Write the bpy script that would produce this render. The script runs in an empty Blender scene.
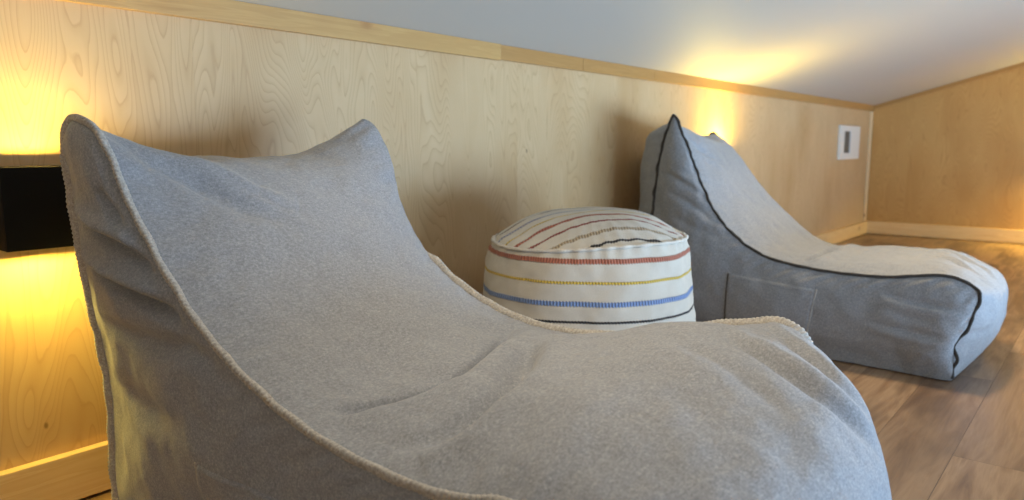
import bpy, math, random
import numpy as np
from mathutils import Vector, Matrix, noise as mnoise

random.seed(7); rng = np.random.default_rng(7)
S = bpy.context.scene
COL = S.collection
PI = math.pi

# ------------------------------------------------------------------ helpers
def link(name, me, mat=None, parent=None):
    o = bpy.data.objects.new(name, me); COL.objects.link(o)
    if mat is not None: me.materials.append(mat)
    if parent is not None: o.parent = parent
    return o

def mesh_obj(name, verts, faces, mat, parent=None, base=(0, 0, 0), smooth=True):
    """verts in world metres; base = parent's location"""
    me = bpy.data.meshes.new(name)
    v = np.asarray(verts, float) - np.asarray(base, float)
    me.from_pydata(v.tolist(), [], [list(map(int, f)) for f in faces])
    me.update()
    if smooth:
        me.polygons.foreach_set('use_smooth', [True] * len(me.polygons))
    return link(name, me, mat, parent)

def thing(name, label, cat, loc, group=None):
    o = bpy.data.objects.new(name, None); COL.objects.link(o)
    o.location = loc; o.empty_display_size = .05
    o['label'] = label; o['category'] = cat
    if group: o['group'] = group
    return o

def structure(o):
    o['kind'] = 'structure'; return o

def grid_faces(n, m, wrap_n=False, wrap_m=False, flip=False):
    F = []
    for i in range(n if wrap_n else n - 1):
        i2 = (i + 1) % n
        for j in range(m if wrap_m else m - 1):
            j2 = (j + 1) % m
            f = (i * m + j, i2 * m + j, i2 * m + j2, i * m + j2)
            F.append(f[::-1] if flip else f)
    return F

class MB:
    """collects boxes / prisms for one mesh"""
    def __init__(s): s.v = []; s.f = []
    def add(s, v, f):
        k = len(s.v); s.v += [tuple(map(float, p)) for p in v]; s.f += [tuple(i + k for i in q) for q in f]
    def box(s, a, b):
        (x0, y0, z0), (x1, y1, z1) = a, b
        x0, x1 = sorted((x0, x1)); y0, y1 = sorted((y0, y1)); z0, z1 = sorted((z0, z1))
        s.add([(x0, y0, z0), (x1, y0, z0), (x1, y1, z0), (x0, y1, z0), (x0, y0, z1), (x1, y0, z1), (x1, y1, z1), (x0, y1, z1)],
              [(0, 3, 2, 1), (4, 5, 6, 7), (0, 1, 5, 4), (1, 2, 6, 5), (2, 3, 7, 6), (3, 0, 4, 7)])
    def prism(s, poly, axis, a, b):
        """extrude a 2-D polygon; axis 0: poly is (y,z)"""
        n = len(poly); P = []
        for t in (a, b):
            for (p, q) in poly:
                P.append((t, p, q) if axis == 0 else ((p, t, q) if axis == 1 else (p, q, t)))
        F = [tuple(range(n))[::-1], tuple(range(n, 2 * n))]
        for i in range(n):
            j = (i + 1) % n; F.append((i, j, n + j, n + i))
        s.add(P, F)
    def build(s, name, mat, parent=None, base=(0, 0, 0), bevel=0, seg=2):
        o = mesh_obj(name, s.v, s.f, mat, parent, base, smooth=False)
        import bmesh
        bm = bmesh.new(); bm.from_mesh(o.data); bmesh.ops.recalc_face_normals(bm, faces=bm.faces); bm.to_mesh(o.data); bm.free()
        if bevel:
            m = o.modifiers.new('bevel', 'BEVEL'); m.width = bevel; m.segments = seg; m.limit_method = 'ANGLE'
        return o

# ------------------------------------------------------------------ materials
class NT:
    def __init__(s, name):
        s.mat = bpy.data.materials.new(name); s.mat.use_nodes = True
        s.t = s.mat.node_tree; s.t.nodes.clear()
        s.out = s.n('ShaderNodeOutputMaterial'); s.b = s.n('ShaderNodeBsdfPrincipled')
        s.l(s.b.outputs[0], s.out.inputs[0])
    def n(s, typ, **kw):
        x = s.t.nodes.new(typ)
        for k, v in kw.items(): setattr(x, k, v)
        return x
    def l(s, a, b): s.t.links.new(a, b)
    def put(s, sock, v):
        if hasattr(v, 'links') or isinstance(v, bpy.types.NodeSocket): s.l(v, sock)
        else: sock.default_value = v
    def math(s, op, a, b=None, c=None, clamp=False):
        x = s.n('ShaderNodeMath', operation=op, use_clamp=clamp); s.put(x.inputs[0], a)
        if b is not None: s.put(x.inputs[1], b)
        if c is not None: s.put(x.inputs[2], c)
        return x.outputs[0]
    def coord(s, scale=(1, 1, 1), loc=(0, 0, 0)):
        c = s.n('ShaderNodeTexCoord'); m = s.n('ShaderNodeMapping')
        m.inputs['Scale'].default_value = scale; m.inputs['Location'].default_value = loc
        s.l(c.outputs['Object'], m.inputs[0]); return m.outputs[0]
    def noise(s, vec, scale, detail=3, rough=.5, dist=0):
        x = s.n('ShaderNodeTexNoise'); s.l(vec, x.inputs['Vector'])
        x.inputs['Scale'].default_value = scale; x.inputs['Detail'].default_value = detail
        x.inputs['Roughness'].default_value = rough; x.inputs['Distortion'].default_value = dist
        return x.outputs[0]
    def ramp(s, fac, stops, interp='LINEAR'):
        r = s.n('ShaderNodeValToRGB'); r.color_ramp.interpolation = interp; e = r.color_ramp.elements
        while len(e) < len(stops): e.new(.5)
        for k, (p, c) in enumerate(stops):
            e[k].position = p; e[k].color = (*c, 1) if len(c) == 3 else c
        s.put(r.inputs[0], fac); return r.outputs[0]
    def mix(s, fac, a, b, blend='MIX'):
        x = s.n('ShaderNodeMix', data_type='RGBA', blend_type=blend)
        s.put(x.inputs[0], fac)
        for i, v in ((6, a), (7, b)):
            if isinstance(v, tuple): x.inputs[i].default_value = (*v, 1) if len(v) == 3 else v
            else: s.l(v, x.inputs[i])
        return x.outputs[2]
    def bump(s, h, dist=.002, strength=1):
        b = s.n('ShaderNodeBump'); b.inputs['Distance'].default_value = dist; b.inputs['Strength'].default_value = strength
        s.l(h, b.inputs['Height']); s.l(b.outputs[0], s.b.inputs['Normal']); return b
    def set(s, **kw):
        for k, v in kw.items(): s.put(s.b.inputs[k.replace('_', ' ')], (*v, 1) if isinstance(v, tuple) and len(v) == 3 else v)
        return s.mat

def sr(r, g, b):
    f = lambda c: ((c / 255 + .055) / 1.055) ** 2.4 if c / 255 > .04045 else c / 255 / 12.92
    return (f(r), f(g), f(b))

def plain(name, col, rough=.6, **kw):
    return NT(name).set(Base_Color=col, Roughness=rough, **kw)

def mat_plywood(name, axis='x', tint=(1, 1, 1)):
    m = NT(name)
    c = m.n('ShaderNodeTexCoord'); sp = m.n('ShaderNodeSeparateXYZ'); m.l(c.outputs['Object'], sp.inputs[0])
    h = sp.outputs[0] if axis == 'x' else sp.outputs[1]; z = sp.outputs[2]
    sheet = m.math('FLOOR', m.math('DIVIDE', m.math('ADD', h, 10.07), 1.22))
    cb = m.n('ShaderNodeCombineXYZ'); m.l(h, cb.inputs[0]); m.l(m.math('MULTIPLY', sheet, 7.31), cb.inputs[1]); m.l(z, cb.inputs[2])
    mp = m.n('ShaderNodeMapping'); m.l(cb.outputs[0], mp.inputs[0]); mp.inputs['Scale'].default_value = (5.2, 1, .85)
    big = m.noise(mp.outputs[0], 1.0, 2.2, .45, .35)
    mp2 = m.n('ShaderNodeMapping'); m.l(cb.outputs[0], mp2.inputs[0]); mp2.inputs['Scale'].default_value = (60, 1, 14)
    wob = m.noise(mp2.outputs[0], 1.0, 3, .6)
    v = m.math('ADD', m.math('MULTIPLY', big, 58), m.math('MULTIPLY', wob, .30))
    fr = m.math('FRACT', v)
    # asymmetric growth-ring line: slow ramp, sharp edge
    line = m.ramp(fr, [(0, (0, 0, 0)), (.45, (.06,) * 3), (.80, (.42,) * 3), (.92, (1, 1, 1)), (1, (0, 0, 0))])
    mp3 = m.n('ShaderNodeMapping'); m.l(cb.outputs[0], mp3.inputs[0]); mp3.inputs['Scale'].default_value = (260, 1, 9)
    fib = m.noise(mp3.outputs[0], 1.0, 3, .65)
    mp4 = m.n('ShaderNodeMapping'); m.l(cb.outputs[0], mp4.inputs[0]); mp4.inputs['Scale'].default_value = (2.2, 1, 1.0)
    blot = m.noise(mp4.outputs[0], 1.0, 4, .55)
    base = m.ramp(blot, [(.3, sr(198, 166, 122)), (.5, sr(207, 179, 138)), (.72, sr(190, 154, 108))])
    col = m.mix(m.math('MULTIPLY', line, .46), base, sr(164, 126, 86))
    col = m.mix(m.math('MULTIPLY', fib, .30), col, sr(198, 166, 124))
    # small dark knots and pin flecks
    vo = m.n('ShaderNodeTexVoronoi'); mp5 = m.n('ShaderNodeMapping'); m.l(cb.outputs[0], mp5.inputs[0]); mp5.inputs['Scale'].default_value = (5.2, 1, 3.1)
    m.l(mp5.outputs[0], vo.inputs['Vector']); vo.inputs['Scale'].default_value = 1
    kn = m.ramp(vo.outputs['Distance'], [(0, (1, 1, 1)), (.016, (.8,) * 3), (.03, (0, 0, 0))])
    col = m.mix(m.math('MULTIPLY', kn, .75), col, sr(84, 58, 36))
    # sheet joint: hairline
    fx = m.math('FRACT', m.math('DIVIDE', m.math('ADD', h, 10.07), 1.22))
    j = m.math('LESS_THAN', m.math('ABSOLUTE', m.math('SUBTRACT', fx, .0012)), .0012)
    col = m.mix(m.math('MULTIPLY', j, .08), col, sr(130, 98, 66))
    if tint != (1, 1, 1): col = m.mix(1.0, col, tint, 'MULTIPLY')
    m.bump(m.math('ADD', m.math('MULTIPLY', line, -.4), fib), .0003, .5)
    return m.set(Base_Color=col, Roughness=.42, Specular_IOR_Level=.35)

def mat_pine(name, axis='x', base=(242, 214, 164), dark=(220, 180, 124)):
    m = NT(name)
    sc = (1.2, 22, 22) if axis == 'x' else ((22, 1.2, 22) if axis == 'y' else (22, 22, 1.2))
    g = m.noise(m.coord(sc), 1.6, 4, .6, .6)
    fine = m.noise(m.coord(tuple(q * 6 for q in sc)), 2, 2, .6)
    col = m.ramp(g, [(.3, sr(*base)), (.52, sr(*[int(.5 * (a + b)) for a, b in zip(base, dark)])), (.56, sr(*base)), (.75, sr(*dark))])
    col = m.mix(m.math('MULTIPLY', fine, .3), col, sr(*dark))
    vo = m.n('ShaderNodeTexVoronoi'); m.l(m.coord((3.6, 7, 7) if axis == 'x' else (7, 3.6, 7), (.27, .2, .31)), vo.inputs['Vector']); vo.inputs['Scale'].default_value = 1
    kn = m.ramp(vo.outputs['Distance'], [(0, (1, 1, 1)), (.07, (.8,) * 3), (.13, (.15,) * 3), (.26, (0, 0, 0))])
    col = m.mix(m.math('MULTIPLY', kn, .7), col, sr(140, 78, 34))
    return m.set(Base_Color=col, Roughness=.45)

def mat_floor():
    m = NT('floor_planks')
    c = m.n('ShaderNodeTexCoord'); mp = m.n('ShaderNodeMapping'); m.l(c.outputs['Object'], mp.inputs[0])
    mp.inputs['Location'].default_value = (.37, 1.455 + .18 * 20, 0)
    b = m.n('ShaderNodeTexBrick'); m.l(mp.outputs[0], b.inputs['Vector'])
    b.offset = .37; b.offset_frequency = 2; b.squash = 1
    for k, v in (('Scale', 1), ('Brick Width', 1.22), ('Row Height', .18), ('Mortar Size', .0012), ('Mortar Smooth', .1), ('Bias', 0)):
        b.inputs[k].default_value = v
    b.inputs['Color1'].default_value = (0, 0, 0, 1); b.inputs['Color2'].default_value = (1, 1, 1, 1); b.inputs['Mortar'].default_value = (.5, .5, .5, 1)
    rnd = m.n('ShaderNodeSeparateColor'); m.l(b.outputs[0], rnd.inputs[0]); r = rnd.outputs[0]
    sp = m.n('ShaderNodeSeparateXYZ'); m.l(c.outputs['Object'], sp.inputs[0])
    cb = m.n('ShaderNodeCombineXYZ'); m.l(m.math('ADD', sp.outputs[0], m.math('MULTIPLY', r, 37.)), cb.inputs[0]); m.l(sp.outputs[1], cb.inputs[1]); m.l(m.math('MULTIPLY', r, 11.), cb.inputs[2])
    def st(sc, sca, det, dist=0, ro=.6):
        q = m.n('ShaderNodeMapping'); m.l(cb.outputs[0], q.inputs[0]); q.inputs['Scale'].default_value = sc
        return m.noise(q.outputs[0], sca, det, ro, dist)
    g1 = st((1.3, 13, 1), 1.2, 5, .9); g2 = st((5, 120, 1), 1.5, 3); g3 = st((1.2, 5, 1), 1.4, 3)
    col = m.ramp(g1, [(.30, sr(104, 78, 56)), (.43, sr(164, 130, 96)), (.56, sr(204, 170, 132)), (.72, sr(150, 116, 84))])
    col = m.mix(m.math('MULTIPLY', g2, .45), col, sr(122, 90, 64))
    stain = m.ramp(g3, [(.50, (0, 0, 0)), (.66, (1, 1, 1))])
    col = m.mix(m.math('MULTIPLY', stain, .7), col, sr(84, 66, 54))
    col = m.mix(m.math('MULTIPLY', r, .55), col, sr(112, 88, 70))
    col = m.mix(m.math('MULTIPLY', b.outputs[1], .55), col, sr(60, 42, 28))
    m.bump(m.math('SUBTRACT', m.math('MULTIPLY', g2, .5), b.outputs[1]), .0006, .5)
    return m.set(Base_Color=col, Roughness=m.math('ADD', .27, m.math('MULTIPLY', g2, .16)), Specular_IOR_Level=.5)

def mat_fabric(name, a, b, fibre=1.0):
    """heathered woven wool: two greys mixed by fine weave-aligned fibres"""
    m = NT(name)
    f1 = m.noise(m.coord((1, 1, 1)), 620, 2, .7)
    f2 = m.noise(m.coord((1, .35, .35)), 900, 2, .6)
    f3 = m.noise(m.coord((.3, 1, 1)), 420, 2, .6)
    mid = m.noise(m.coord(), 190, 3, .7)
    big = m.noise(m.coord(), 7, 3, .5)
    w = m.math('ADD', m.math('MULTIPLY', f2, .55), m.math('MULTIPLY', f3, .45))
    w = m.math('ADD', m.math('MULTIPLY', w, .62), m.math('MULTIPLY', mid, .38))
    col = m.ramp(w, [(.36, sr(*b)), (.50, sr(*[int((p + q) / 2) for p, q in zip(a, b)])), (.62, sr(*a))])
    col = m.mix(m.math('MULTIPLY', big, .22), col, sr(*[int(.86 * q) for q in a]))
    hgt = m.math('ADD', m.math('MULTIPLY', w, .8), m.math('MULTIPLY', f1, .4))
    m.bump(hgt, .0012 * fibre, .55)
    return m.set(Base_Color=col, Roughness=.92, Specular_IOR_Level=.15, Sheen_Weight=.25, Sheen_Roughness=.5)

M_ply = mat_plywood('birch_plywood_wall', 'x')
M_ply_end = mat_plywood('birch_plywood_end', 'y', (.96, .80, .52))  # same plywood, with the amber of the lamplight put into its tint
M_pine = mat_pine('pine_board', 'x')
M_pine_y = mat_pine('pine_board_end', 'y')
M_pine_z = mat_pine('pine_board_upright', 'z', (240, 216, 176), (222, 190, 142))
M_trim = mat_pine('birch_edging', 'x', (200, 160, 100), (180, 138, 82))
M_trim2 = mat_pine('birch_edging_darker', 'x', (186, 142, 84), (166, 122, 68))
M_floor = mat_floor()
def mat_ceiling():
    m = NT('painted_ceiling'); n = m.noise(m.coord(), 180, 2, .5); m.bump(n, .0006, .3)
    return m.set(Base_Color=sr(188, 182, 174), Roughness=.62, Specular_IOR_Level=.4)
M_ceil = mat_ceiling()
M_paint = plain('white_paint', sr(214, 212, 206), .6)
M_fab = mat_fabric('grey_wool_near', (166, 170, 177), (112, 116, 123))
M_fab2 = mat_fabric('grey_wool_far', (174, 177, 182), (114, 117, 123))
M_rope = mat_fabric('taupe_blanket_stitch', (204, 202, 197), (136, 132, 126), 1.6)
M_rope2 = mat_fabric('charcoal_blanket_stitch', (90, 86, 83), (42, 40, 38), 1.6)
M_black = plain('lamp_black', (.003, .0025, .0025), .7, Specular_IOR_Level=.2)
M_white = plain('white_plastic', sr(228, 226, 220), .4)
M_grey = plain('grey_grille', sr(104, 100, 92), .6)
def mat_led():
    m = NT('led_warm'); return m.set(Base_Color=(.9, .8, .6), Emission_Color=(1, .62, .20), Emission_Strength=6.)
M_led = mat_led()

# ------------------------------------------------------------------ room (wall along +X at y=0, room towards -Y)
XE, XW, YR = 7.05, -2.5, -4.2
YL, ZL = -2.05, -2.4                    # the loft floor stops at YL; the lower storey's floor lies at ZL
WH, SLOPE = 1.115, .28
def box_struct(name, a, b, mat, bevel=0):
    m = MB(); m.box(a, b); return structure(m.build(name, mat, bevel=bevel))
box_struct('floor', (XW - .1, YL, -.16), (XE + .1, .1, 0), M_floor)
box_struct('floor', (XW - .1, YR - .1, ZL - .1), (XE + .1, .1, ZL), M_floor)
box_struct('wall_lower', (XW, YL + .35, ZL), (XE, YL + .45, -.16), M_paint)
box_struct('wall_left', (XW - .1, 0, 0), (XE + .1, .1, 1.3), M_ply)
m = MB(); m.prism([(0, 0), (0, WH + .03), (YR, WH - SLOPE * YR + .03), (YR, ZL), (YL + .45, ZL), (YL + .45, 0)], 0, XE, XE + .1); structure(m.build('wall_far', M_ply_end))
m = MB(); m.prism([(0, 0), (0, WH + .03), (YR, WH - SLOPE * YR + .03), (YR, ZL), (YL + .45, ZL), (YL + .45, 0)], 0, XW - .1, XW); structure(m.build('wall_near', M_paint))
m = MB(); m.prism([(.1, WH - .1 * SLOPE), (.1, WH + .1), (YR - .1, WH - SLOPE * (YR - .1) + .13), (YR - .1, WH - SLOPE * (YR - .1))], 0, XW - .1, XE + .1)
structure(m.build('ceiling', M_ceil))
# right-hand wall with the daylight window (behind the camera)
WX0, WX1, WZ0, WZ1 = 1.0, 4.8, -1.2, .45
m = MB()
m.box((XW, YR - .1, ZL), (WX0, YR, 2.35)); m.box((WX1, YR - .1, ZL), (XE, YR, 2.35))
m.box((WX0, YR - .1, ZL), (WX1, YR, WZ0)); m.box((WX0, YR - .1, WZ1), (WX1, YR, 2.35))
structure(m.build('wall_right', M_paint))
m = MB()
for a, b in (((WX0, YR - .09, WZ0), (WX0 + .06, YR + .015, WZ1)), ((WX1 - .06, YR - .09, WZ0), (WX1, YR + .015, WZ1)),
             ((WX0 + .06, YR - .09, WZ0), (WX1 - .06, YR + .015, WZ0 + .06)), ((WX0 + .06, YR - .09, WZ1 - .06), (WX1 - .06, YR + .015, WZ1)),
             ((2.07, YR - .09, WZ0 + .06), (2.13, YR + .01, WZ1 - .06))):
    m.box(a, b)
structure(m.build('window_1', M_white))

# baseboards (with the small shadow gap above the planks)
def board(name, a, b, mat, bevel=.0025): return box_struct(name, a, b, mat, bevel)
board('baseboard_left', (XW, -.026, .006), (XE - .016, -.0005, .112), M_pine)
board('baseboard_far', (XE - .016, YL, .006), (XE - .0005, -.0165, .112), M_pine_y)
board('trim_1', (XE - .075, -.014, .117), (XE - .016, -.0005, 1.066), M_pine_z)      # upright board in the corner
# edging where wall meets ceiling: four lengths, the first a touch prouder and taller
segs = [(XW, 2.016, .020, 1.065, M_trim), (2.020, 2.53, .016, 1.068, M_trim2), (2.532, 3.12, .016, 1.068, M_trim2), (3.122, XE, .016, 1.068, M_trim2)]
for k, (x0, x1, d, z0, mt) in enumerate(segs):
    m = MB(); m.prism([(-.0005, z0), (-d, z0), (-d, WH + d * SLOPE - .0006), (-.0005, WH - .0006)], 0, x0, x1)
    structure(m.build('trim_%d' % (k + 2), mt, bevel=.0012))
# sloping edging on the far wall
m = MB(); y1 = YR
m.prism([(-.02, WH + .02 * SLOPE - .001), (y1, WH - SLOPE * y1 - .001), (y1, WH - SLOPE * y1 - .032), (-.02, WH + .02 * SLOPE - .032)], 0, XE - .012, XE - .0005)
structure(m.build('trim_6', M_trim2))

# ------------------------------------------------------------------ splines and soft surfaces
def spline(K, tk, t, closed_len=None):
    """non-uniform Catmull-Rom through K at params tk, sampled at t; periodic when closed_len given"""
    K = np.asarray(K, float); tk = np.asarray(tk, float); t = np.asarray(t, float)
    n = len(K)
    if closed_len:
        KK = np.vstack([K[-2:], K, K[:3]]); TT = np.concatenate([tk[-2:] - closed_len, tk, tk[:3] + closed_len])
        t = np.mod(t, closed_len)
    else:
        KK = np.vstack([2 * K[0] - K[1], K, 2 * K[-1] - K[-2]]); TT = np.concatenate([[2 * tk[0] - tk[1]], tk, [2 * tk[-1] - tk[-2]]])
    Tg = np.zeros_like(KK)
    d = np.diff(KK, axis=0) / np.diff(TT)[:, None]; h = np.diff(TT)
    Tg[1:-1] = (d[:-1] * h[1:, None] + d[1:] * h[:-1, None]) / (h[1:] + h[:-1])[:, None]
    i = np.clip(np.searchsorted(TT, t, side='right') - 1, 1, len(KK) - 3)
    hh = (TT[i + 1] - TT[i])[:, None]; u = ((t - TT[i]) / (TT[i + 1] - TT[i]))[:, None]
    u2, u3 = u * u, u ** 3
    return (2 * u3 - 3 * u2 + 1) * KK[i] + (u3 - 2 * u2 + u) * hh * Tg[i] + (-2 * u3 + 3 * u2) * KK[i + 1] + (u3 - u2) * hh * Tg[i + 1]

def grid_normals(P, wrap0=False):
    if wrap0:
        a = np.roll(P, -1, 0) - np.roll(P, 1, 0)
    else:
        a = np.gradient(P, axis=0)
    b = np.gradient(P, axis=1)
    n = np.cross(a, b); return n / (np.linalg.norm(n, axis=2, keepdims=True) + 1e-12)

def noise3(P, scale, seed=0, octv=3):
    out = np.empty(P.shape[:-1]); flat = P.reshape(-1, 3) * scale + seed * 13.7; o = out.reshape(-1)
    for i, p in enumerate(flat):
        o[i] = mnoise.fractal(Vector(p), .9, 2.1, octv)
    return out

def dist_poly(P, Q):
    """distance, side and along-fraction from points P[...,3] to polyline Q"""
    Q = np.asarray(Q, float); best = np.full(P.shape[:-1], 1e9); frac = np.zeros(P.shape[:-1])
    L = np.concatenate([[0], np.cumsum(np.linalg.norm(np.diff(Q, axis=0), axis=1))])
    for k in range(len(Q) - 1):
        a, b = Q[k], Q[k + 1]; ab = b - a
        t = np.clip(((P - a) @ ab) / (ab @ ab), 0, 1)
        d = np.linalg.norm(P - (a + t[..., None] * ab), axis=-1)
        m_ = d < best; best = np.where(m_, d, best); frac = np.where(m_, (L[k] + t * (L[k + 1] - L[k])) / L[-1], frac)
    return best, frac

def fold(P, N, Q, depth, sigma, ridge=None):
    """soft groove (depth>0 presses in) along polyline Q, fading at its ends; optional ridge = (offset vector, height, sigma)"""
    d, f = dist_poly(P, Q)
    fade = np.clip(np.sin(np.clip(f, 0, 1) * PI), 0, 1) ** .9
    D = -depth * np.exp(-(d / sigma) ** 2) * fade
    if ridge:
        off, hgt, sg = ridge
        d2, f2 = dist_poly(P, np.asarray(Q) + np.asarray(off))
        D = D + hgt * np.exp(-(d2 / sg) ** 2) * np.clip(np.sin(f2 * PI), 0, 1) ** .5
    return D

def densify(Q, n=24):
    Q = np.asarray(Q, float); tk = np.concatenate([[0], np.cumsum(np.linalg.norm(np.diff(Q, axis=0), axis=1))])
    return spline(Q, tk, np.linspace(0, tk[-1], n))

def lounger(spec, label, mat, rope_mat, seed):
    L, R, Mid = (np.array([k[i] for k in spec['knots']], float) for i in range(3))
    n = len(L); avg = (L + R + Mid) / 3
    tk = np.concatenate([[0], np.cumsum([.5 * np.linalg.norm(avg[i + 1] - avg[i]) + .25 * np.linalg.norm(L[i + 1] - L[i]) + .25 * np.linalg.norm(R[i + 1] - R[i]) for i in range(n - 1)])])
    per = tk[-1] + np.linalg.norm(avg[0] - avg[-1])
    kEar, kFB = spec['ear'], spec['fb']              # knot numbers of the ear tip and of the front bottom
    base = (avg[:, 0].mean(), avg[:, 1].mean(), 0)
    root = thing('floor_lounger', label, 'lounger', base, 'grey floor loungers')
    # --- the cover: one strip of cloth running up the back, over the top, down the seat and the front
    ns, nw = spec.get('res', (520, 150))
    t = np.arange(ns) / ns * per
    Ls, Rs, Ms = (spline(K, tk, t, per) for K in (L, R, Mid))
    w = np.linspace(0, 1, nw)
    e = spec.get('pow', 2.6)
    sh = 1 - np.abs(2 * w - 1) ** e
    P = Ls[:, None] * (1 - w)[None, :, None] + Rs[:, None] * w[None, :, None] + (Ms - (Ls + Rs) / 2)[:, None] * sh[None, :, None]
    N = grid_normals(P, True)
    cen = np.array([avg[:, 0].mean(), -.75, .22])
    flip = ((P - cen) * N).sum(-1).mean() < 0
    if flip: N = -N
    edge = np.clip(np.minimum(w, 1 - w) / .10, 0, 1)[None, :]
    edge = edge * edge * (3 - 2 * edge)
    up = np.clip((P[..., 2] - .02) / .06, 0, 1)                   # nothing moves where the bag lies on the floor
    D = noise3(P, 4.2, seed) * .011 * edge + noise3(P, 13, seed + 3) * .0030 * edge
    # puckers where the cloth is gathered into the seam
    sk = np.arange(ns) / ns * per
    puck = (np.sin(sk * 2 * PI / .047 + 2 * np.sin(sk * 9)) * .5 + np.sin(sk * 2 * PI / .081 + 1.3) * .5)[:, None]
    D = D + puck * .0022 * np.exp(-((np.minimum(w, 1 - w) - .05) / .045) ** 2)[None, :]
    for (Q, dep, sg, *rd) in spec['folds']:
        D = D + fold(P, N, densify(Q), dep, sg, rd[0] if rd else None)
    P = P + N * (D * up)[..., None]
    P[..., 2] = np.maximum(P[..., 2], .004)
    mesh_obj('seat_cover', P.reshape(-1, 3), grid_faces(ns, nw, wrap_n=True, flip=flip), mat, root, base)
    # --- side panels
    tF = np.interp(np.linspace(0, 1, 260), [0, 1], [tk[kEar], tk[kFB]])
    pairs = spec['pair']                                         # (front knot, back param knot) pairs
    fk = [tk[a] if a >= 0 else None for a, _ in pairs]
    bk = []
    for _, b in pairs:
        i = int(math.floor(b)); fr = b - i
        lo = tk[i % n] + (per if i >= n else 0); hi_i = i + 1
        hi = tk[hi_i % n] + (per if hi_i >= n else 0)
        bk.append(lo + fr * (hi - lo))
    tB = np.interp(tF, fk, bk)
    nv = 90; v = np.linspace(0, 1, nv)
    for side, K in ((-1, L), (1, R)):
        F_ = spline(K, tk, tF, per); B_ = spline(K, tk, np.mod(tB, per), per)
        G = F_[:, None] * (1 - v)[None, :, None] + B_[:, None] * v[None, :, None]
        wd = np.linalg.norm(F_ - B_, axis=1)
        bul = spec['bulge'] * np.clip(wd / .30, 0, 1)[:, None] ** .8 * (np.sin(PI * v ** .85) ** .8)[None, :]
        low = np.clip((G[..., 2]) / .09, 0, 1) ** .6
        G[..., 0] += side * bul * (.35 + .65 * low)
        NN = grid_normals(G); fl = (NN[..., 0].mean() * side) < 0
        if fl: NN = -NN
        ed = np.clip(np.minimum(v, 1 - v) / .12, 0, 1)[None, :] * np.clip(wd / .12, 0, 1)[:, None]
        D = (noise3(G, 4.6, seed + 5) * .011 + noise3(G, 12, seed + 8) * .0032) * ed
        pk = (np.sin(tF * 2 * PI / .052 + 1.7 * np.sin(tF * 8)) * .6 + np.sin(tF * 2 * PI / .09) * .4)[:, None]
        D = D + pk * .0026 * np.exp(-((v - .06) / .05) ** 2)[None, :] * np.clip(wd / .15, 0, 1)[:, None]
        for (Q, dep, sg, *rd) in spec['side_folds']:
            Q = np.array(densify(Q)); Q2 = Q.copy()
            if side > 0: Q2[:, 0] = R[:, 0].mean() + spec['bulge'] * .8
            D = D + fold(G, NN, Q2, dep, sg, rd[0] if rd else None) * ed
        G = G + NN * D[..., None]
        G[..., 2] = np.maximum(G[..., 2], .004)
        sp = mesh_obj('side_panel', G.reshape(-1, 3), grid_faces(len(tF), nv, flip=fl), mat, root, base)
        # sewn-on side pocket: a second layer of the same cloth lying on the panel
        if side < 0:
            (y0, z0), (y1, z1), (y2, z2), (y3, z3) = spec['pocket']     # top-rear, top-front, bottom-front, bottom-rear
            A = 40; Bn = 30
            a = np.linspace(0, 1, A)[:, None]; b = np.linspace(0, 1, Bn)[None, :]
            Y = (1 - a) * ((1 - b) * y0 + b * y3) + a * ((1 - b) * y1 + b * y2)
            Z = (1 - a) * ((1 - b) * z0 + b * z3) + a * ((1 - b) * z1 + b * z2)
            flat = G.reshape(-1, 3); X = np.empty_like(Y)
            for i in range(A):
                for j in range(Bn):
                    dd = (flat[:, 1] - Y[i, j]) ** 2 + (flat[:, 2] - Z[i, j]) ** 2
                    q = np.argpartition(dd, 6)[:6]; ww = 1 / (dd[q] + 1e-5); X[i, j] = (flat[q, 0] * ww).sum() / ww.sum()
            lift = .003 + .003 * np.sin(PI * a) * np.sin(PI * b)
            rim = np.minimum(np.minimum(a, 1 - a) * .24, np.minimum(b, 1 - b) * .2)
            lift = lift * np.clip(rim / .004, 0, 1) - .001 * (rim <= 0) + .0015 * np.exp(-((rim - .006) / .004) ** 2)
            V = np.stack([X - lift, Y, Z], -1)
            nn = grid_normals(V); mesh_obj('side_pocket', V.reshape(-1, 3), grid_faces(A, Bn, flip=nn[..., 0].mean() > 0), mat, root, base)
            # top-stitch lines down its two upright edges
            for aa, mt in ((0, rope_mat), (A - 1, spec['stitch'])):
                line = V[aa].copy(); line[:, 0] -= .001
                tube('pocket_seam', line, .0030, .0024, np.tile([-1., 0, 0], (Bn, 1)), mt, root, base, stitch=.006)
        # --- blanket-stitched seam round the panel
        hold = per * .012
        ts = np.arange(tk[0] + .01, tk[kFB] - .0, .0014)
        C_ = spline(K, tk, ts, per)
        wob = spec.get('wobble', .002)
        C_[:, 1] += wob * np.sin(ts * 61 + side) + wob * .6 * np.sin(ts * 137)
        C_[:, 0] += wob * .5 * np.sin(ts * 83 + 1)
        for (yy, zz, amp) in spec.get('kinks', []):
            dd = np.sqrt((C_[:, 1] - yy) ** 2 + (C_[:, 2] - zz) ** 2)
            C_[:, 1] += amp * np.exp(-(dd / .02) ** 2)
        prof = C_[:, 1:] - np.array([[-.62, .2]])
        tg = np.gradient(C_, axis=0); tg /= np.linalg.norm(tg, axis=1, keepdims=True)
        outp = np.cross(tg, np.array([1., 0, 0])); outp /= np.linalg.norm(outp, axis=1, keepdims=True) + 1e-9
        sgn = np.sign((outp[len(ts) // 8, 1]))                  # outward at the back is +y
        outp *= sgn if sgn else 1
        dr = outp * .8 + np.array([side * .6, 0, 0]); dr /= np.linalg.norm(dr, axis=1, keepdims=True)
        C_ = C_ + dr * .003
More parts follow.
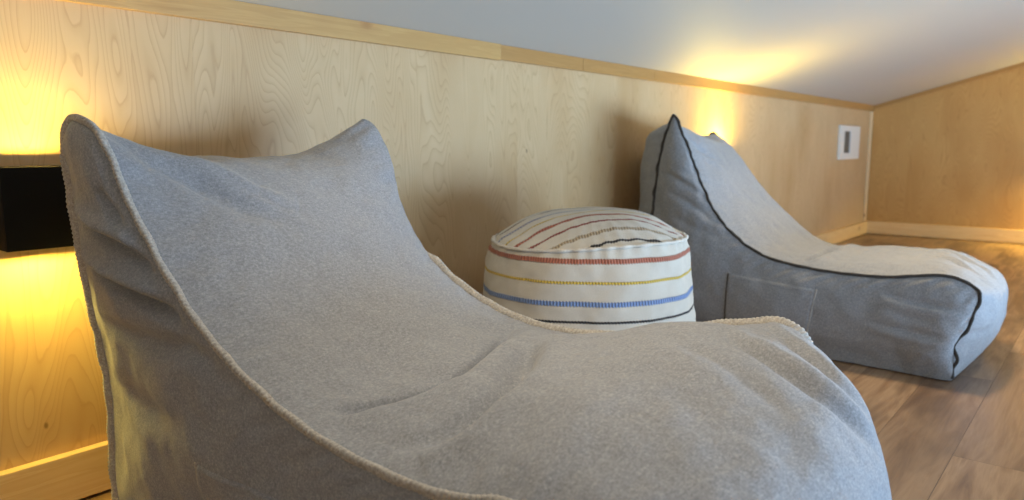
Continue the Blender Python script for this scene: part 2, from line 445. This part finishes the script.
        if side > 0 and 'tuck' in spec:          # the roll of the cloth hides this stretch of seam
            a_, b_, dx = spec['tuck']
            k_ = np.clip((ts - tk[a_]) / .12, 0, 1) * np.clip((tk[b_] - ts) / .15, 0, 1)
            C_ += dx * k_[:, None] * np.array([[-.5, .8, -1.0]])
        C_[:, 2] = np.maximum(C_[:, 2], .012)
        tube('piping', C_, spec['pipe'][0], spec['pipe'][1], dr, rope_mat, root, base, stitch=.0085, slant=1.5, seed=seed, amp=.11)
    return root

def tube(name, C, ra, rb, dirs, mat, parent, base, stitch=.006, slant=0., nseg=14, seed=1, amp=.15):
    """oval cord along C; ra along dirs, rb across; ridged every `stitch` metres like wrapped thread"""
    C = np.asarray(C, float); tg = np.gradient(C, axis=0); tg /= np.linalg.norm(tg, axis=1, keepdims=True) + 1e-12
    d = dirs - (dirs * tg).sum(1, keepdims=True) * tg; d /= np.linalg.norm(d, axis=1, keepdims=True) + 1e-12
    b = np.cross(tg, d)
    s = np.concatenate([[0], np.cumsum(np.linalg.norm(np.diff(C, axis=0), axis=1))])
    th = np.arange(nseg) / nseg * 2 * PI
    ph = 2 * PI * s[:, None] / stitch + (2 * th[None] if slant else 0) + .8 * np.sin(s * 23)[:, None]
    r = 1 + amp * np.sin(ph) + .07 * np.sin(s * 71 + seed)[:, None]
    V = C[:, None] + d[:, None] * (ra * np.cos(th)[None] * r)[..., None] + b[:, None] * (rb * np.sin(th)[None] * r)[..., None]
    n = len(C); F = grid_faces(n, nseg, wrap_m=True)
    F += [tuple(range(nseg)), tuple(range((n - 1) * nseg, n * nseg))[::-1]]
    o = mesh_obj(name, V.reshape(-1, 3), F, mat, parent, base)
    return o

# near lounger ------------------------------------------------------
near = dict(
    knots=[
        ((.606, -.180, .012), (1.230, -.200, .012), (.920, -.150, .006)),   # 0 back bottom
        ((.596, -.190, .300), (1.240, -.190, .300), (.920, -.085, .300)),   # 1
        ((.566, -.205, .510), (1.215, -.200, .510), (.900, -.085, .500)),   # 2
        ((.546, -.220, .690), (1.185, -.205, .690), (.885, -.130, .660)),   # 3
        ((.536, -.245, .785), (1.198, -.225, .800), (.875, -.190, .735)),   # 4
        ((.538, -.268, .812), (1.196, -.258, .834), (.872, -.235, .748)),   # 5 ear
        ((.532, -.325, .812), (1.212, -.282, .826), (.872, -.290, .748)),   # 6
        ((.533, -.388, .790), (1.226, -.318, .766), (.875, -.365, .728)),   # 7
        ((.545, -.466, .668), (1.212, -.378, .642), (.880, -.470, .640)),   # 8
        ((.560, -.626, .500), (1.215, -.490, .500), (.890, -.600, .500)),   # 9
        ((.575, -.865, .385), (1.250, -.705, .390), (.905, -.790, .395)),   # 10
        ((.590, -1.110, .355), (1.290, -.945, .380), (.930, -1.010, .420)), # 11
        ((.605, -1.260, .370), (1.320, -1.180, .435), (.955, -1.220, .455)),# 12
        ((.610, -1.345, .345), (1.328, -1.285, .445), (.972, -1.408, .410)),# 13
        ((.610, -1.375, .200), (1.360, -1.338, .230), (.992, -1.520, .230)),# 14
        ((.615, -1.345, .012), (1.340, -1.340, .012), (.980, -1.450, .006)),# 15 front bottom
        ((.612, -1.050, .006), (1.310, -1.050, .006), (.950, -1.050, .005)),
        ((.606, -.500, .006), (1.250, -.500, .006), (.930, -.500, .005)),
    ],
    ear=5, fb=15, pair=[(5, 5 + 18), (6, 4 + 18), (8, 3 + 18), (9, 1.6 + 18), (10, 0 + 18), (11, 17), (13, 16), (15, 15)],
    bulge=.028, pow=3.2, pipe=(.0098, .0060), wobble=.0014, tuck=(3, 9, .032), stitch=M_rope, res=(1150, 210),
    pocket=[(-.62, .27), (-.90, .262), (-.88, .12), (-.60, .12)],
    folds=[], side_folds=[])
near['pair'] = [(a, b) for a, b in near['pair']]

far = dict(
    knots=[
        ((2.745, -.215, .012), (3.40, -.150, .012), (3.07, -.130, .006)),   # 0
        ((2.730, -.228, .300), (3.40, -.150, .300), (3.07, -.045, .300)),   # 1
        ((2.730, -.242, .533), (3.38, -.150, .520), (3.06, -.045, .520)),   # 2
        ((2.730, -.272, .750), (3.34, -.170, .700), (3.04, -.062, .730)),   # 3
        ((2.730, -.300, .845), (3.32, -.195, .800), (3.02, -.130, .815)),   # 4
        ((2.730, -.322, .888), (3.315, -.225, .828), (3.02, -.235, .832)),  # 5 ear
        ((2.730, -.345, .845), (3.33, -.265, .805), (3.03, -.312, .806)),   # 6
        ((2.730, -.385, .765), (3.36, -.330, .735), (3.04, -.375, .735)),   # 7
        ((2.730, -.425, .670), (3.38, -.400, .635), (3.05, -.440, .650)),   # 8
        ((2.730, -.530, .485), (3.40, -.545, .480), (3.06, -.575, .480)),   # 9
        ((2.730, -.694, .365), (3.41, -.725, .350), (3.07, -.730, .365)),   # 10
        ((2.730, -.850, .332), (3.42, -.900, .330), (3.08, -.900, .355)),   # 11
        ((2.730, -1.113, .324), (3.42, -1.130, .340), (3.08, -1.130, .370)),# 12
        ((2.730, -1.345, .343), (3.41, -1.290, .335), (3.08, -1.330, .350)),# 13
        ((2.730, -1.400, .312), (3.41, -1.345, .295), (3.09, -1.420, .300)),# 14
        ((2.730, -1.385, .205), (3.40, -1.350, .190), (3.09, -1.445, .190)),# 15
        ((2.732, -1.350, .120), (3.40, -1.340, .100), (3.09, -1.420, .090)),# 16
        ((2.738, -1.350, .012), (3.39, -1.320, .012), (3.08, -1.350, .006)),# 17 front bottom
        ((2.740, -1.050, .006), (3.39, -1.050, .006), (3.08, -1.050, .005)),
        ((2.745, -.500, .006), (3.40, -.500, .006), (3.08, -.500, .005)),
    ],
    ear=5, fb=17, pair=[(5, 25), (6, 24), (8, 23), (9, 21.7), (10, 20), (12, 19), (14, 18), (17, 17)],
    bulge=.045, pow=4.0, pipe=(.0068, .0046), wobble=.0022, tuck=(5, 17, .030), stitch=M_rope, res=(420, 110),
    pocket=[(-.585, .285), (-.915, .262), (-.885, .075), (-.575, .075)],
    kinks=[(-1.345, .13, .006), (-1.352, .075, -.007), (-1.35, .04, .006)],
    folds=[], side_folds=[])

# creases, as lines in the room (metres): folds across the seat, gathers at corners
near['folds'] = []
near['folds'] = [
    ([(.630, -.862, .385), (.717, -.872, .385), (.783, -.893, .392), (.928, -.865, .399), (1.086, -.800, .400), (1.20, -.745, .400)], .060, .0115, ((0, -.050, .0), .012, .030)),
    ([(.680, -.860, .385), (.783, -.880, .392), (.928, -.850, .399), (1.086, -.785, .400), (1.19, -.735, .400)], .014, .034),
    ([(.621, -1.000, .367), (.681, -1.036, .386), (.786, -1.034, .409), (.982, -.945, .410), (1.08, -.885, .410)], .044, .026, ((0, -.06, 0), .018, .035)),
    ([(.640, -.740, .430), (.760, -.725, .420), (.896, -.700, .420), (1.002, -.680, .430)], -.006, .045),
    ([(.560, -.370, .790), (.608, -.402, .746), (.680, -.434, .702), (.750, -.480, .656), (.840, -.504, .617)], .016, .022, ((.02, .035, .03), .018, .03)),
    ([(.699, -.400, .727), (.751, -.440, .690), (.809, -.465, .660), (.88, -.49, .63)], .005, .010, ((.01, .015, .015), .004, .012)),
    ([(1.240, -1.200, .445), (1.165, -1.238, .457), (1.106, -1.335, .445), (1.090, -1.408, .418), (1.114, -1.467, .371), (1.15, -1.50, .32)], .016, .016, ((.035, .0, .0), .006, .02)),
    ([(1.300, -1.250, .449), (1.240, -1.300, .449), (1.192, -1.357, .443), (1.156, -1.423, .416), (1.175, -1.462, .360)], .014, .014, ((.03, .0, .0), .005, .016)),
    ([(1.10, -1.14, .455), (1.056, -1.218, .459), (1.022, -1.314, .442), (.978, -1.417, .407)], .008, .020),
]
near['side_folds'] = [
    ([(.533, -.270, .640), (.527, -.360, .618), (.535, -.450, .600), (.546, -.545, .566)], .036, .011, ((0, .0, .024), .020, .015)),
    ([(.549, -.225, .580), (.540, -.300, .552), (.533, -.387, .536), (.536, -.483, .520), (.555, -.600, .495)], .042, .012, ((0, .0, .027), .022, .017)),
    ([(.519, -.395, .701), (.523, -.435, .660), (.529, -.466, .637)], .024, .010),
    ([(.547, -.260, .450), (.543, -.499, .443), (.554, -.643, .448), (.565, -.734, .410)], .022, .018),
    ([(.56, -.25, .33), (.56, -.45, .31), (.57, -.60, .32)], .016, .026),
]
far['folds'] = [
    ([(2.740, -.822, .340), (2.800, -.838, .345), (2.876, -.850, .358), (3.136, -.840, .355), (3.35, -.815, .345)], .045, .014, ((0, -.045, 0), .014, .028)),
    ([(3.100, -1.150, .371), (3.062, -1.200, .371), (2.980, -1.296, .366), (2.915, -1.385, .336)], .010, .012, ((.03, 0, 0), .005, .014)),
    ([(3.230, -1.180, .371), (3.212, -1.250, .371), (3.130, -1.340, .350), (2.987, -1.430, .310)], .012, .013, ((.03, 0, 0), .005, .014)),
    ([(3.30, -1.16, .36), (3.31, -1.28, .35), (3.22, -1.40, .31)], .009, .013),
    ([(2.735, -1.400, .268), (2.790, -1.433, .240), (2.850, -1.463, .223), (2.95, -1.48, .22)], .010, .014, ((0, 0, -.03), .005, .015)),
    ([(2.735, -1.385, .167), (2.812, -1.422, .156), (2.868, -1.457, .158), (2.95, -1.47, .15)], .010, .014, ((0, 0, -.03), .005, .015)),
    ([(2.750, -.360, .800), (2.844, -.382, .754), (2.933, -.395, .729), (2.987, -.417, .691)], .012, .014, ((.0, -.02, -.03), .006, .018)),
]
far['side_folds'] = [
    ([(2.70, -1.12, .275), (2.700, -1.220, .262), (2.697, -1.319, .255), (2.710, -1.385, .241)], .010, .012, ((0, 0, -.024), .006, .014)),
    ([(2.70, -1.08, .175), (2.692, -1.194, .160), (2.689, -1.270, .156), (2.700, -1.350, .147)], .010, .013, ((0, 0, -.026), .006, .015)),
    ([(2.703, -1.124, .231), (2.695, -1.221, .205), (2.690, -1.309, .205)], .007, .012),
    ([(2.69, -.270, .670), (2.696, -.336, .652), (2.695, -.390, .625), (2.714, -.470, .580)], .011, .012, ((0, .01, .024), .006, .014)),
    ([(2.69, -.290, .590), (2.695, -.360, .570), (2.695, -.463, .520), (2.704, -.530, .470)], .010, .013),
    ([(2.69, -.33, .50), (2.695, -.42, .46), (2.704, -.55, .42)], .007, .015),
]

lounger(near, 'large grey wool floor lounger in the foreground beside the black wall lamp, taupe stitched seams', M_fab, M_rope, 1)
lounger(far, 'grey wool floor lounger further back beyond the striped pouf, with dark charcoal seams', M_fab2, M_rope2, 11)

# ------------------------------------------------------------------ striped pouf
PC = np.array([1.925, -.450]); PR = .305; RIM = .485
def mat_pouf(top):
    m = NT('pouf_top_weave' if top else 'pouf_side_weave')
    c = m.n('ShaderNodeTexCoord'); sp = m.n('ShaderNodeSeparateXYZ'); m.l(c.outputs['Object'], sp.inputs[0])
    x, y, z = sp.outputs
    ang = m.math('ARCTAN2', y, x)
    if top:
        d = np.array([0, -1.72]) - PC; a = math.atan2(d[1], d[0]) + math.radians(21)
        nx, ny = math.cos(a), math.sin(a)
        q = m.math('ADD', m.math('MULTIPLY', x, nx), m.math('MULTIPLY', y, ny))
        run = m.math('ADD', m.math('MULTIPLY', x, -ny), m.math('MULTIPLY', y, nx))
        R = PR * .97
        st = [(.905, .007, (66, 64, 64)), (.75, .011, (196, 178, 150)), (.585, .0075, (168, 94, 86)), (.42, .012, (196, 120, 100)), (.25, .007, (234, 204, 104)),
              (.06, .010, (168, 174, 200)), (-.15, .007, (112, 88, 78)), (-.34, .008, (66, 64, 64)), (-.52, .011, (196, 120, 100)), (-.70, .008, (234, 204, 104)), (-.86, .010, (168, 174, 200))]
        st = [(p * R, w_ * 1.25, cc) for p, w_, cc in st]
        thread = m.math('SINE', m.math('MULTIPLY', run, 2 * PI / .0085))
    else:
        q = z
        run = m.math('MULTIPLY', ang, PR)
        st = [(RIM - .028, .0155, (196, 124, 102)), (RIM - .086, .0085, (236, 204, 96)), (RIM - .144, .0155, (138, 164, 212)), (RIM - .194, .0075, (62, 62, 64)),
              (RIM - .262, .010, (196, 178, 150)), (RIM - .318, .012, (196, 124, 102)), (RIM - .376, .0065, (236, 204, 96)), (RIM - .432, .011, (138, 164, 212))]
        thread = m.math('SINE', m.math('MULTIPLY', run, 2 * PI / .0085))
    weave = m.noise(m.coord((1, 1, 1)), 330, 3, .7); soft = m.noise(m.coord(), 30, 3, .5)
    wob = m.math('MULTIPLY', m.math('SUBTRACT', m.noise(m.coord(), 9, 2, .5), .5), .003)
    jag = m.math('ADD', m.math('MULTIPLY', thread, .0012), wob)
    qq = m.math('ADD', q, jag)
    col = m.mix(soft, sr(204, 198, 186), sr(220, 215, 204))
    col = m.mix(m.math('MULTIPLY', weave, .45), col, sr(172, 166, 152))
    hgt = m.math('MULTIPLY', weave, .5)
    for p, w_, cc in st:
        d_ = m.math('ABSOLUTE', m.math('SUBTRACT', qq, p))
        k = m.ramp(m.math('DIVIDE', d_, w_ / 2), [(.72, (1, 1, 1)), (1.0, (0, 0, 0))])
        lo = tuple(v * .50 for v in sr(*cc))
        tone = m.mix(m.math('MULTIPLY_ADD', thread, .5, .5), lo, sr(*cc))
        col = m.mix(k, col, tone)
        hgt = m.math('ADD', hgt, m.math('MULTIPLY', k, m.math('MULTIPLY_ADD', thread, .6, 1.4)))
    m.bump(hgt, .003, .8)
    return m.set(Base_Color=col, Roughness=.95, Specular_IOR_Level=.1, Sheen_Weight=.2)

pouf = thing('pouf', 'round off-white cotton pouf with coloured stripes between the two grey loungers', 'pouf', (PC[0], PC[1], 0))
pb = (PC[0], PC[1], 0)
na = 220
A = np.arange(na) / na * 2 * PI
def ring_r(a, z):     # slightly squared, slumped outline
    return 1 + .012 * np.cos(4 * a + .6) + .012 * np.cos(2 * a + 1.1) + .006 * np.sin(3 * a + z * 9)
def rim_z(a): return RIM + .010 * np.cos(a + .9) + .004 * np.cos(3 * a)
prof = [(.86, .004), (.95, .006), (1.02, .03), (1.07, .09), (1.09, .18), (1.085, .27), (1.06, .36), (1.03, .42), (1.0, .46), (.975, .4845)]
tkp = np.concatenate([[0], np.cumsum(np.linalg.norm(np.diff(np.array(prof) * [PR, 1], axis=0), axis=1))])
pp = spline(np.array(prof), tkp, np.linspace(0, tkp[-1], 60))
V = []
for r_, z_ in pp:
    zz = z_ * rim_z(A) / RIM
    rr = PR * r_ * ring_r(A, z_) + .003 * np.sin(A * 37 + 2 * np.sin(A * 5)) * math.exp(-((z_ - RIM) / .03) ** 2)
    V.append(np.stack([PC[0] + rr * np.cos(A), PC[1] + rr * np.sin(A), zz], -1))
V = np.array(V); Nn = grid_normals(V)
D = noise3(V, 7, 21) * .010
D[:6] *= 0; D[-3:] *= .2
Nout = V - np.array([PC[0], PC[1], .25]); sg = np.sign((Nn * Nout).sum(-1).mean()); V = V + Nn * sg * D[..., None]
V[..., 2] = np.maximum(V[..., 2], .003)
F = grid_faces(60, na, wrap_m=True, flip=sg < 0)
F.append(tuple(range(na)) if sg < 0 else tuple(range(na))[::-1])
M_side = mat_pouf(False); M_top = mat_pouf(True)
mesh_obj('side_panel', V.reshape(-1, 3), F, M_side, pouf, pb)
edge_ring = V[-1].copy()
# domed top panel
nr = 50; T = []
for i in range(nr):
    k = i / (nr - 1)                      # 0 rim -> 1 centre
    f_ = 1 - k
    hz = .092 * (1 - f_ ** 2.8)
    ring = np.array([PC[0], PC[1], 0]) + (edge_ring - [PC[0], PC[1], 0]) * [f_, f_, 1]
    ring[:, 2] = ring[:, 2] * (1 - k) + RIM * k + hz + .004 * np.exp(-((k - .06) / .05) ** 2)
    T.append(ring)
T = np.array(T[:-1]); nz = noise3(T, 5, 33) * .005; nz[:3] *= .1; T[..., 2] += nz
Tv = T.reshape(-1, 3); top_c = np.array([[PC[0], PC[1], T[-1, :, 2].mean()]])
F = grid_faces(nr - 1, na, wrap_m=True)
ci = len(Tv); F += [((nr - 2) * na + i, (nr - 2) * na + (i + 1) % na, ci) for i in range(na)]
def fix_normals(o, up=True):
    import bmesh
    bm = bmesh.new(); bm.from_mesh(o.data); bmesh.ops.recalc_face_normals(bm, faces=bm.faces)
    if up and sum(f.normal.z for f in bm.faces) < 0: bmesh.ops.reverse_faces(bm, faces=bm.faces)
    bm.to_mesh(o.data); bm.free()
o = mesh_obj('top_panel', np.vstack([Tv, top_c]), F, M_top, pouf, pb); fix_normals(o)
# welt between top and side
M_welt = mat_fabric('cream_welt', (226, 221, 210), (196, 190, 178), 1.2)
W = np.vstack([edge_ring, edge_ring[:1]]); W[:, 2] += .005
rad = W - np.array([PC[0], PC[1], 0]); rad[:, 2] = .15; rad /= np.linalg.norm(rad, axis=1, keepdims=True)
o = tube('welt', W, .0056, .0050, rad, M_welt, pouf, pb, stitch=.01)

# ------------------------------------------------------------------ wall lamps
def lamp_box(cx, cy, ax, label, up_w, down_w):
    """box lamp, open above and below; ax='x' on the long wall (faces -y), 'y' on the far wall (faces -x)"""
    z0, z1 = .570, .730; w, dp, th = .14, .10, .005
    base = (cx, cy, z0)
    r = thing('wall_lamp', label, 'lamp', base, 'black box wall lamps')
    def tr(u, d, z):      # u along wall, d out of wall
        return (cx + u, cy - d, z) if ax == 'x' else (cx - d, cy - u, z)
    def bx(mb, a, b): mb.box(tr(*a), tr(*b))
    m = MB()
    bx(m, (-w / 2, .001, z0), (w / 2, .056, z1)); bx(m, (-w / 2, dp - th, z0), (w / 2, dp, z1))
    bx(m, (-w / 2, .056, z0), (-w / 2 + th, dp - th, z1)); bx(m, (w / 2 - th, .056, z0), (w / 2, dp - th, z1))
    bx(m, (-w / 2 + th, .056, (z0 + z1) / 2 - .062), (w / 2 - th, dp - th, (z0 + z1) / 2 + .062))
    m.build('housing', M_black, r, base, bevel=.0012)
    for s in (1, -1):
        zc = (z0 + z1) / 2 + s * .0645
        m = MB(); bx(m, (-.055, .064, zc - .0025), (.055, .082, zc + .0025)); m.build('led_plate', M_led, r, base)
        ld = bpy.data.lights.new('lamp_beam', 'AREA'); ld.energy = up_w if s > 0 else down_w; ld.color = LAMP_C
        ld.shape = 'RECTANGLE'; ld.size = .10; ld.size_y = .012
        lo = bpy.data.objects.new('lamp_beam', ld); COL.objects.link(lo)
        lo.location = Vector(tr(0, .073, zc + s * .006)); lo.rotation_euler = (PI if s > 0 else 0, 0, 0 if ax == 'x' else PI / 2)
    return r
LAMP_C = (1, .74, .14)
lamp_box(.538, 0, 'x', 'black box wall lamp glowing up and down behind the foreground lounger', 2.0, 2.5)
lamp_box(3.85, 0, 'x', 'black box wall lamp glowing on the wall behind the further lounger', 9.0, 9.0)
lamp_box(XE, -1.62, 'y', 'black box wall lamp on the far end wall beyond the loungers', 6.0, 20.0)

# ------------------------------------------------------------------ white wall vent near the corner
vb = (6.35, 0, .67)
vent = thing('wall_vent', 'small white rectangular wall vent with a grey slot near the far corner', 'vent', vb)
m = MB(); x0, x1, z0, z1, d = 6.08, 6.62, .665, .930, .022
sx0, sx1, sz0, sz1 = 6.19, 6.36, .715, .885
m.box((x0, -d, z0), (sx0, -.001, z1)); m.box((sx1, -d, z0), (x1, -.001, z1)); m.box((sx0, -d, z0), (sx1, -.001, sz0)); m.box((sx0, -d, sz1), (sx1, -.001, z1))
m.build('cover', M_white, vent, vb, bevel=.003)
m = MB(); m.box((sx0, -.010, sz0), (sx1, -.002, sz1))
for k in range(8):
    z = sz0 + .012 + k * .021; m.box((sx0, -.018, z), (sx1, -.009, z + .006))
m.build('grille', M_grey, vent, vb)

# ------------------------------------------------------------------ daylight, added warm fill lights, world
def area(name, loc, rot, sx, sy, e, col):
    l = bpy.data.lights.new(name, 'AREA'); l.shape = 'RECTANGLE'; l.size = sx; l.size_y = sy; l.energy = e; l.color = col
    o = bpy.data.objects.new(name, l); COL.objects.link(o); o.location = loc; o.rotation_euler = rot; return o
area('window_daylight', ((WX0 + WX1) / 2, YR - .05, (WZ0 + WZ1) / 2), (PI / 2, 0, 0), WX1 - WX0 - .15, WZ1 - WZ0 - .15, 235, (.50, .73, 1.0))
def overhead_fill(x, y, e, cone=125):  # unseen warm spots added under the ceiling to brighten seats and floor
    l = bpy.data.lights.new('overhead_fill', 'SPOT'); l.energy = e; l.color = (1, .78, .50); l.spot_size = math.radians(cone); l.spot_blend = .9; l.shadow_soft_size = .10
    o = bpy.data.objects.new('overhead_fill', l); COL.objects.link(o); o.location = (x, y, WH - SLOPE * y - .03)
overhead_fill(1.16, -.56, 5, 105); overhead_fill(1.05, -1.10, 27); overhead_fill(3.0, -1.2, 52); overhead_fill(5.6, -1.8, 55)
rl = bpy.data.lights.new('side_fill', 'POINT'); rl.energy = 20; rl.color = (1, .69, .37); rl.shadow_soft_size = .18  # added unseen warm light, fills the sides of the loungers facing it
ro = bpy.data.objects.new('side_fill', rl); COL.objects.link(ro); ro.location = (-1.5, -2.4, 1.45)
wd = bpy.data.worlds.new('sky'); S.world = wd; wd.use_nodes = True
bg = wd.node_tree.nodes['Background']; bg.inputs[0].default_value = (.62, .78, 1, 1); bg.inputs[1].default_value = 1.0

# ------------------------------------------------------------------ camera
F_PX = 740.; p = math.atan(104 / F_PX); th = math.atan(612 / F_PX * math.cos(p))
cd = bpy.data.cameras.new('camera'); cam = bpy.data.objects.new('camera', cd); COL.objects.link(cam)
cam.location = (0, -1.72, .77)
f = Vector((math.cos(th) * math.cos(p), math.sin(th) * math.cos(p), -math.sin(p)))
cam.rotation_euler = f.to_track_quat('-Z', 'Y').to_euler()
cd.sensor_width = 36; cd.lens = F_PX / 1024 * 36; cd.clip_start = .02
cd.dof.use_dof = True; cd.dof.focus_distance = 1.42; cd.dof.aperture_fstop = 3.8
S.camera = cam
S.view_settings.view_transform = 'Standard'; S.view_settings.look = 'None'; S.view_settings.gamma = 1; S.view_settings.use_curve_mapping = False
S.view_settings.exposure = 0.2
S.cycles.use_denoising = True
